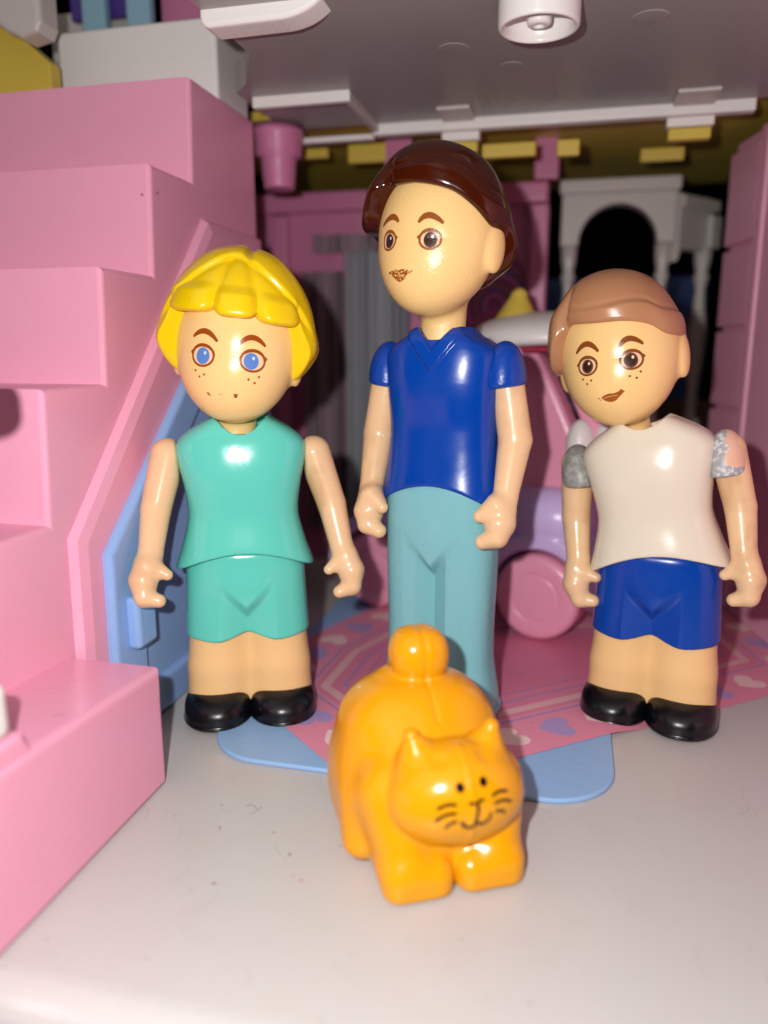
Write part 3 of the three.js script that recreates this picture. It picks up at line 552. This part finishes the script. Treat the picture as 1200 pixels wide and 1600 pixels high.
// the front of shorts and trousers: below a V two facets fall back from the thigh ridges to the middle line
const vFront = (x, y, z, half, deep, tip, rise) => { const ax = Math.abs(x) / half; return z > 0 && ax < 1 ? deep * (1 - ax) * sstep(0.16, -0.26, y - tip - rise * ax) : 0; };
const kidShortsF = (x, y, z) => {
  let d = sec(x, z, 1.52 + 0.05 * (2.8 - y) - 0.12 * sstep(3.8, 4.4, y), 0.99 - 0.02 * (y - 2), 2.7);
  d += vFront(x, y, z, 0.68, 0.24, 2.92, 0.7);
  d -= 0.05 * gauss(Math.hypot(x, (y - 3.45) * 1.1), 0.5) * (z > 0 ? 1 : 0);
  d = smax(d, (2.2 + 0.14 * gauss(x, 0.34) - 0.05 * gauss(Math.abs(x) - 0.8, 0.4) - y), 0.06);
  return smax(d, y - 4.5, 0.3);
};
const kidLegsF = (x, y, z) => {
  const ax = Math.abs(x), k = 1 + 0.045 * (2.2 - y);
  let d = sec(ax - 0.74 * k, z, 0.74 * k, 0.76, 2.4);
  d = smin(d, sec(x, z, 1.1, 0.52, 2.5), 0.2);
  d -= 0.03 * gauss(y - 1.35, 0.3);
  return smax(smax(d, y - 2.6, 0.2), 0.15 - y, 0.05);
};
const kidShoeF = (x, y, z) => smax(smin(smax(sec(x, z - 0.22, 0.87 - 0.12 * y * y, 1.14 - 0.2 * y * y, 2.2), y - 0.74 + 0.1 * sstep(0.6, 1.3, z), 0.4), ell(x, y - 0.07, z - 0.22, 0.9, 0.09, 1.18), 0.04), -y, 0.05);
const kidArmF = (s) => (x0, y, z) => {
  const x = x0 * s;
  let d = cone2(x, y, z, [0, 0.0, 0], [0.42, -1.3, 0], 0.42, 0.36);
  d = smin(d, cone2(x, y, z, [0.42, -1.3, 0], [0.62, -2.35, 0.2], 0.36, 0.29), 0.03);
  d = smin(d, cone2(x, y, z, [0.62, -2.35, 0.2], [0.82, -2.95, 0.3], 0.29, 0.31), 0.05);
  d = smin(d, cone2(x, y, z / 1.15 + 0.04, [0.84, -2.95, 0.3], [0.83, -3.32, 0.32], 0.31, 0.25), 0.12);
  d = smin(d, cone2(x, y, z / 1.15 + 0.04, [0.82, -3.35, 0.32], [0.52, -3.47, 0.35], 0.24, 0.16), 0.06);
  d = smin(d, cone2(x, y, z, [0.7, -2.62, 0.3], [0.27, -2.9, 0.38], 0.29, 0.13), 0.14);
  return smax(d, -x - 0.24, 0.08);
};
const manArmF = (s) => (x0, y, z) => {
  const x = x0 * s;
  let d = cone2(x, y, z, [0, 0, 0], [0.28, -1.65, 0.0], 0.38, 0.4);
  d = smin(d, cone2(x, y, z, [0.28, -1.65, 0], [0.24, -2.95, 0.55], 0.4, 0.29), 0.03);
  d = smin(d, cone2(x, y, z, [0.24, -2.95, 0.55], [0.2, -3.5, 0.78], 0.29, 0.36), 0.05);
  d = smin(d, cone2(x, y, z / 1.15 + 0.1, [0.2, -3.5, 0.8], [0.17, -3.8, 0.86], 0.32, 0.25), 0.12);
  d = smin(d, cone2(x, y, z / 1.15 + 0.1, [0.16, -3.8, 0.86], [-0.15, -3.94, 0.92], 0.27, 0.18), 0.06);
  return smin(d, cone2(x, y, z, [0.1, -3.12, 0.8], [-0.24, -3.34, 0.95], 0.31, 0.15), 0.12);
};
const grime = (dark, amount, sx) => (p) => { const n = fbm(p[0] * 1.3 + sx, p[1] * 1.1, p[2] * 1.3 + 5), q = fbm(p[0] * 5 + sx, p[1] * 2.2, p[2] * 5), k = amount * sstep(0.5, 0.72, n) * (0.5 + q); return [1 - k * (1 - dark[0]), 1 - k * (1 - dark[1]), 1 - k * (1 - dark[2])]; };
const plainTint = () => [1, 1, 1];
const capSleeve = (s) => (x0, y, z) => { const x = x0 * s; return smax(smax(ell(x - 0.02, y + 0.62, z, 0.5, 0.95, 0.62), -0.74 - y + 0.12 * x, 0.1), -x - 0.24, 0.06); };

function put(m, [x, y, z], { yaw = 0, pitch = 0, roll = 0 } = {}) { m.position.set(x * CM, y * CM, z * CM); m.rotation.set(pitch * D2R, yaw * D2R, roll * D2R, 'YXZ'); return m; }
const G = {};
G.kidHead = headGeo(0.48); G.scoopTorso = solid(kidTorsoF([7.62, 0.12, 0.66, 0.68, 0.82]), [-2, 3.3, -1.5], [2, 8.1, 1.6], 0.05); G.roundTorso = solid(kidTorsoF([7.68, 0.02, 0.64, 0.62, 0.78]), [-2, 3.3, -1.5], [2, 8.1, 1.6], 0.05); G.shorts = solid(kidShortsF, [-1.9, 1.7, -1.4], [1.9, 5.1, 1.5], 0.05);
G.kidLegs = solid(kidLegsF, [-1.9, 0, -1.1], [1.9, 2.8, 1.1], 0.05, { color: plainTint });
G.shoe = solid(kidShoeF, [-1.1, -0.1, -1.2], [1.1, 1.0, 1.8], 0.04);
const ARMBOX = [[-0.6, -4.0, -0.6], [1.35, 0.6, 0.95]];
const armGeo = (F, s, col) => solid(F(s), s > 0 ? [-0.7, -4.6, -0.7] : [-1.5, -4.6, -0.7], s > 0 ? [1.5, 0.6, 1.5] : [0.7, 0.6, 1.5], 0.035, { color: col });

// the body of a kid figure: upper parts lean by `lean` degrees about the waist
function kid(t, { torso, shirt, shorts, face, headAt, headYaw, headRoll, hair, hairMat, lean = 0, armTurn = [0, 0], grimeSeed, sleeves, fwd = [0, 0] }) {
  const c = Math.cos(lean * D2R), s = Math.sin(lean * D2R), up = (x, y, z) => [c * x - s * (y - 3.9), 3.9 + s * x + c * (y - 3.9), z];
  put(part('torso', torso.clone().translate(0, -3.9 * CM, 0), shirt, t), [0, 3.9, 0], { roll: lean });
  part('shorts', G.shorts, shorts, t);
  part('legs', G.kidLegs, M.legs, t);
  for (const k of [-1, 1]) put(part('shoe', G.shoe, M.black, t), [0.79 * k, 0, 0], { yaw: 4 * k });
  [-1, 1].forEach((k, i) => {
    put(part('arm', armGeo(kidArmF, k, grime([0.62, 0.52, 0.42], i ? 0.42 : 0.3, grimeSeed + 7 * i)), M.arm, t), up(1.76 * k, 6.68, 0), { roll: lean + armTurn[i], pitch: fwd[i] });
    if (sleeves) put(part('sleeve', sleeves[i], M.sleeve, t, i ? 'peach sleeve with silver paint worn to flakes' : 'worn grey silver sleeve'), up(1.72 * k, 6.85, 0), { roll: lean + armTurn[i] * 0.6 });
  });
  const h = put(part('head', G.kidHead, face, t), headAt, { yaw: headYaw, roll: headRoll });
  part('hair', hair, hairMat, h);
}
{
  const t = thing('toy_girl', 'toy girl with yellow bobbed hair, teal sleeveless top and teal shorts', 'toy figure', [-7.85, 0.08, -17.45], 23);
  kid(t, { torso: G.scoopTorso, shirt: M.teal, shorts: M.teal, face: faceMat(girlFace, 0.24, 0.00001), headAt: [0.03, 9.3, 0.1], headYaw: -9, headRoll: -5.5, hair: solid(girlHair, [-2.1, -1.5, -2.1], [2.1, 2.4, 2.2], 0.034), hairMat: M.blonde, grimeSeed: 3, armTurn: [5, 0], fwd: [-20, -8] });
}
{
  const flake = (p) => { // silver paint flaked off the peach plastic
    const a = fbm(p[0] * 3 + 40, p[1] * 3, p[2] * 3), b = fbm(p[0] * 14, p[1] * 14, p[2] * 14 + 3), edge = sstep(0.12, -0.28, p[0] - 0.25 * (a - 0.5)) + sstep(-0.42, -0.6, p[1]) + sstep(0.2, 0.45, p[1]) * 0.7;
    const k = sstep(0.47, 0.55, a * 0.55 + b * 0.25 + 0.33 * edge);
    const sv = 0.36 + 0.36 * sstep(0.45, 0.7, b), pe = lin('#e6b79c');
    return [0, 1, 2].map((i) => pe[i] * (1 - k) + sv * [1, 1, 1.04][i] * k);
  };
  const worn = (p) => { const a = fbm(p[0] * 4, p[1] * 4 + 20, p[2] * 4), b = fbm(p[0] * 16, p[1] * 16, p[2] * 16), v = 0.2 + 0.24 * sstep(0.3, 0.75, 0.6 * a + 0.4 * b); return [v * 1.02, v, v * 0.93]; };
  const t = thing('toy_boy', 'toy boy with light brown hair, cream shirt and royal blue shorts', 'toy figure', [2.31, 0.03, -19.74], -13);
  kid(t, { torso: G.roundTorso, shirt: M.ivory, shorts: M.royal, face: faceMat(boyFace, 0.26, 0.00001), headAt: [-1.3, 9.22, -0.05], headYaw: -2.5, headRoll: 9, hair: solid(shortHair(YB, -46, 0.965, 0.3), [-2, -1.2, -2.1], [2, 2.3, 2], 0.034), hairMat: M.tan, lean: 9, armTurn: [11, -10], grimeSeed: 17, fwd: [-4, -4],
    sleeves: [solid(capSleeve(-1), [-0.8, -1.1, -0.9], [0.5, 0.8, 0.9], 0.03, { color: worn }), solid(capSleeve(1), [-0.5, -1.1, -0.9], [0.8, 0.8, 0.9], 0.022, { color: flake })] });
}
{ // the man
  const t = thing('toy_man', 'tall toy man with dark brown hair, royal blue V-neck shirt and pale blue trousers', 'toy figure', [-3.01, 0.12, -18.59], -11);
  const W = tab([[5, 1.6], [5.5, 1.55], [6.4, 1.4], [7.3, 1.33], [8.2, 1.38], [9, 1.42], [9.6, 1.36], [10.2, 1.2]]), D = tab([[5, 1.1], [5.5, 1.08], [6.4, 0.95], [7.3, 0.9], [8.4, 1.02], [9.2, 0.95], [10.2, 0.7]]);
  const shirtF = (x, y, z) => {
    let d = sec(x, z, W(y), D(y), 2.6);
    const ax = Math.abs(x);
    d = smax(d, (y - (9.6 - 0.5 * Math.max(ax - 0.55, 0) - 0.1 * z * z)) * 0.85, 0.22);
    d = smax(d, (5.98 - 0.5 * (x / 1.4) ** 2 - y) * 0.9, 0.09);
    d = smin(d, Math.hypot(Math.hypot(x, z) - 0.68, (y - 9.36) * 0.8) - 0.17, 0.12); // collar round the neck
    if (z > 0) { const v = y - 8.66 - 1.25 * ax, band = sstep(-0.04, 0.04, v) * sstep(0.52, 0.44, v); d -= 0.055 * band; d += 0.05 * sstep(0.44, 0.52, v); }
    d = smax(d, -ell(x, y - 9.58, z - 0.12, 0.6, 0.66, 0.74), 0.06);
    return d + 0.025 * gauss(z + 0.2, 0.04);
  };
  part('shirt', solid(shirtF, [-1.8, 5.2, -1.3], [1.8, 10.4, 1.4], 0.045), M.royal, t);
  const trouF = (x, y, z) => {
    const ax = Math.abs(x), fl = 0.14 * sstep(1.6, 0.2, y);
    let d = sec(x, z - 0.03, 1.38 + fl - 0.05 * gauss(y - 2.2, 1.2), 0.88 + fl * 0.5, 3);
    d += vFront(x, y, z, 0.4, 0.3, 3.9, 0.5) + vFront(x, y, z, 0.75, 0.1, 3.9, 0.95);
    d += 0.3 * gauss(ax, 0.1) * (z < 0 ? 1 : 0) * sstep(4.5, 3.5, y);
    d -= 0.05 * gauss(Math.hypot(x, (y - 4.8) * 0.9), 0.5) * (z > 0 ? 1 : 0) + 0.035 * sstep(0.34, 0.26, y);
    return smax(smax(d, y - 6.25, 0.5), 0.12 - y, 0.05);
  };
    part('trousers', solid(trouF, [-1.9, 0, -1.3], [1.9, 6.5, 1.4], 0.045), M.pants, t);
  for (const k of [-1, 1]) {
    put(part('shoe', solid((x, y, z) => smax(ell(x, y + 0.02, z - 0.28, 0.7, 0.55, 1.1), -y, 0.04), [-0.9, -0.1, -1], [0.9, 0.7, 1.5], 0.05), M.black, t), [0.78 * k, -0.0, 0], { yaw: 4 * k });
    put(part('arm', armGeo(manArmF, k, grime([0.66, 0.56, 0.48], 0.3, 60 + 9 * k)), M.arm, t), [1.48 * k, 8.72, 0], {});
    put(part('sleeve', solid(capSleeve(k), [-0.8, -1.1, -0.9], [0.8, 0.8, 0.9], 0.035), plastic('#0340a2', 0.36, { bumpMap: rep(PEEL, 6), bumpScale: 0.00006 }), t), [1.44 * k, 9.02, 0], {});
  }
  const h = put(part('head', headGeo(0.54, 0.26), faceMat(manFace, 0.3, 0.00005), t), [-0.2, 11.72, 0.0], { yaw: -10, roll: -1.5 });
  part('hair', solid(shortHair(YM, -31, 1.02), [-2, -1.6, -2.1], [2, 2.4, 2], 0.034), M.brown, h);
}

// ---------- toy cat ----------
{
  const H = [0.1, 1.72, 1.05], al = -14 * D2R, ro = 5 * D2R; // head centre; the face looks up a little and leans
  const toHead = (x, y, z) => { const a = x - H[0], b = y - H[1], c = z - H[2], b2 = b * Math.cos(al) - c * -Math.sin(al), c2 = c * Math.cos(al) + b * -Math.sin(al); return [a * Math.cos(ro) + b2 * Math.sin(ro), b2 * Math.cos(ro) - a * Math.sin(ro), c2]; };
  const catF = (x, y, z) => {
    const ax = Math.abs(x);
    let d = ellN(x + 0.08, y - 1.5, z + 0.78, 1.6, 1.62, 1.28, 2.6);
    d = smin(d, rbox(x + 0.08, y - 0.95, z + 0.62, 1.66, 1.0, 1.15, 0.75), 0.35);
    d = smin(d, ell(x, y - 1.3, z - 0.3, 1.3, 1.15, 1.1), 0.5);
    d = smin(d, cone2(ax, y, z, [1.3, 1.2, 0.1], [1.38, 0.42, 0.2], 0.45, 0.38), 0.2);
    d = smin(d, cone2(ax, y, z, [1.0, 1.5, 0.6], [0.82, 0.5, 1.05], 0.54, 0.5), 0.3);
    d = smin(d, rbox(ax - 0.66, y - 0.28 + 0.1 * (z - 1), z - 1.02, 0.65, 0.4, 0.63, 0.33), 0.2);
    d = smin(d, rbox(x, y - 0.62, z - 0.75, 0.7, 0.42, 0.5, 0.3), 0.12);
    d = smin(d, rbox(x, y - 0.3, z - 0.7, 0.5, 0.3, 0.6, 0.2), 0.1);
    let hd = ell(x - H[0], y - H[1] + 0.05, z - H[2], 1.24 - 0.12 * (y - H[1]), 0.9, 0.86);
    for (const s of [-1, 1]) {
      hd = smin(hd, cone2(x - H[0], y, z, [0.5 * s, 1.9, 0.85], [0.74 * s, 2.66, 0.8], 0.72, 0.15), 0.1);
      hd = smax(hd, -ell(x - H[0] - 0.5 * s, y - 2.82, z - 1.52, 0.42, 0.46, 0.5), 0.05);
    }
    d = smin(d, hd, 0.08);
    d = smin(d, ell(x + 0.12, y - 2.9, z + 1.05, 0.66, 0.28, 0.62), 0.14);
    d = smin(d, ellN(x, y - 3.45, z + 0.92, 0.58, 0.55, 0.56, 2.4), 0.08);
    d -= 0.02 * gauss(x - 0.12, 0.05) * sstep(0.5, 0.9, y) * (z > 1.1 ? 1 : 0);
    d += 0.018 * gauss(x, 0.05) * sstep(2.0, 2.3, y) * (z < 0.4 ? 1 : 0);
    return smax(d, -y, 0.05);
  };
  const tex = canvasTex(1024, 1024, (g, w, h) => { // 2.2 cm across
    const X = (x) => 512 + (x - 0.06) * 465, Y = (y) => 512 - y * 465;
    g.fillStyle = '#e39a0a'; g.fillRect(0, 0, w, h);
    g.strokeStyle = g.fillStyle = '#1b1210'; g.lineCap = 'round';
    for (const x of [-0.15, 0.27]) { g.beginPath(); g.ellipse(X(x), Y(0.27), 34, 37, 0, 0, 7); g.fill(); }
    const arc = (a, b, c, lw) => { g.lineWidth = lw; g.beginPath(); g.moveTo(X(a[0]), Y(a[1])); g.quadraticCurveTo(X(b[0]), Y(b[1]), X(c[0]), Y(c[1])); g.stroke(); };
    arc([-0.04, 0.0], [0.0, 0.0], [0.03, -0.02], 26); arc([0.09, -0.02], [0.13, 0.02], [0.2, 0.0], 26);
    arc([0.1, -0.03], [0.1, -0.2], [0.02, -0.32], 30);
    arc([-0.2, -0.3], [-0.16, -0.44], [-0.02, -0.41], 30); arc([-0.02, -0.41], [0.03, -0.38], [0.03, -0.3], 28); arc([0.03, -0.34], [0.12, -0.44], [0.24, -0.38], 30); arc([0.24, -0.38], [0.31, -0.34], [0.31, -0.27], 26);
    for (const s of [-1, 1]) for (const [x0, y0, x1, y1, x2, y2] of [[0.34, 0.02, 0.46, 0.08, 0.62, -0.0], [0.36, -0.12, 0.52, -0.08, 0.68, -0.2], [0.36, -0.26, 0.46, -0.26, 0.53, -0.34]]) arc([0.06 + s * x0, y0], [0.06 + s * x1, y1], [0.06 + s * x2, y2], 26);
    for (let i = 0; i < 90; i++) { g.fillStyle = 'rgba(245,170,40,.8)'; g.beginPath(); g.ellipse(X(0.06 + (rnd() - 0.5) * 0.5), Y(-0.2 + (rnd() - 0.5) * 0.5), 1 + 3 * rnd(), 1 + 2 * rnd(), 0, 0, 7); g.fill(); }
  });
  const t = part('toy_cat', solid(catF, [-2.1, -0.1, -2.4], [2.1, 4.5, 2.2], 0.042, { uv: (p, n) => { const q = toHead(...p); return [0.5 + (q[0] - 0.06) * 0.454, q[2] < 0.25 ? 5 : 0.5 + q[1] * 0.454]; } }), plastic('#ffffff', 0.23, { map: tex, bumpMap: null }), scene);
  t.position.set(-2.26 * CM, 0.0005, -13.04 * CM); t.rotation.y = 28 * D2R;
  tag(t, 'orange plastic toy cat crouching with its tail ball up, in front of the figures', 'toy cat');
}

renderer.render(scene, camera);
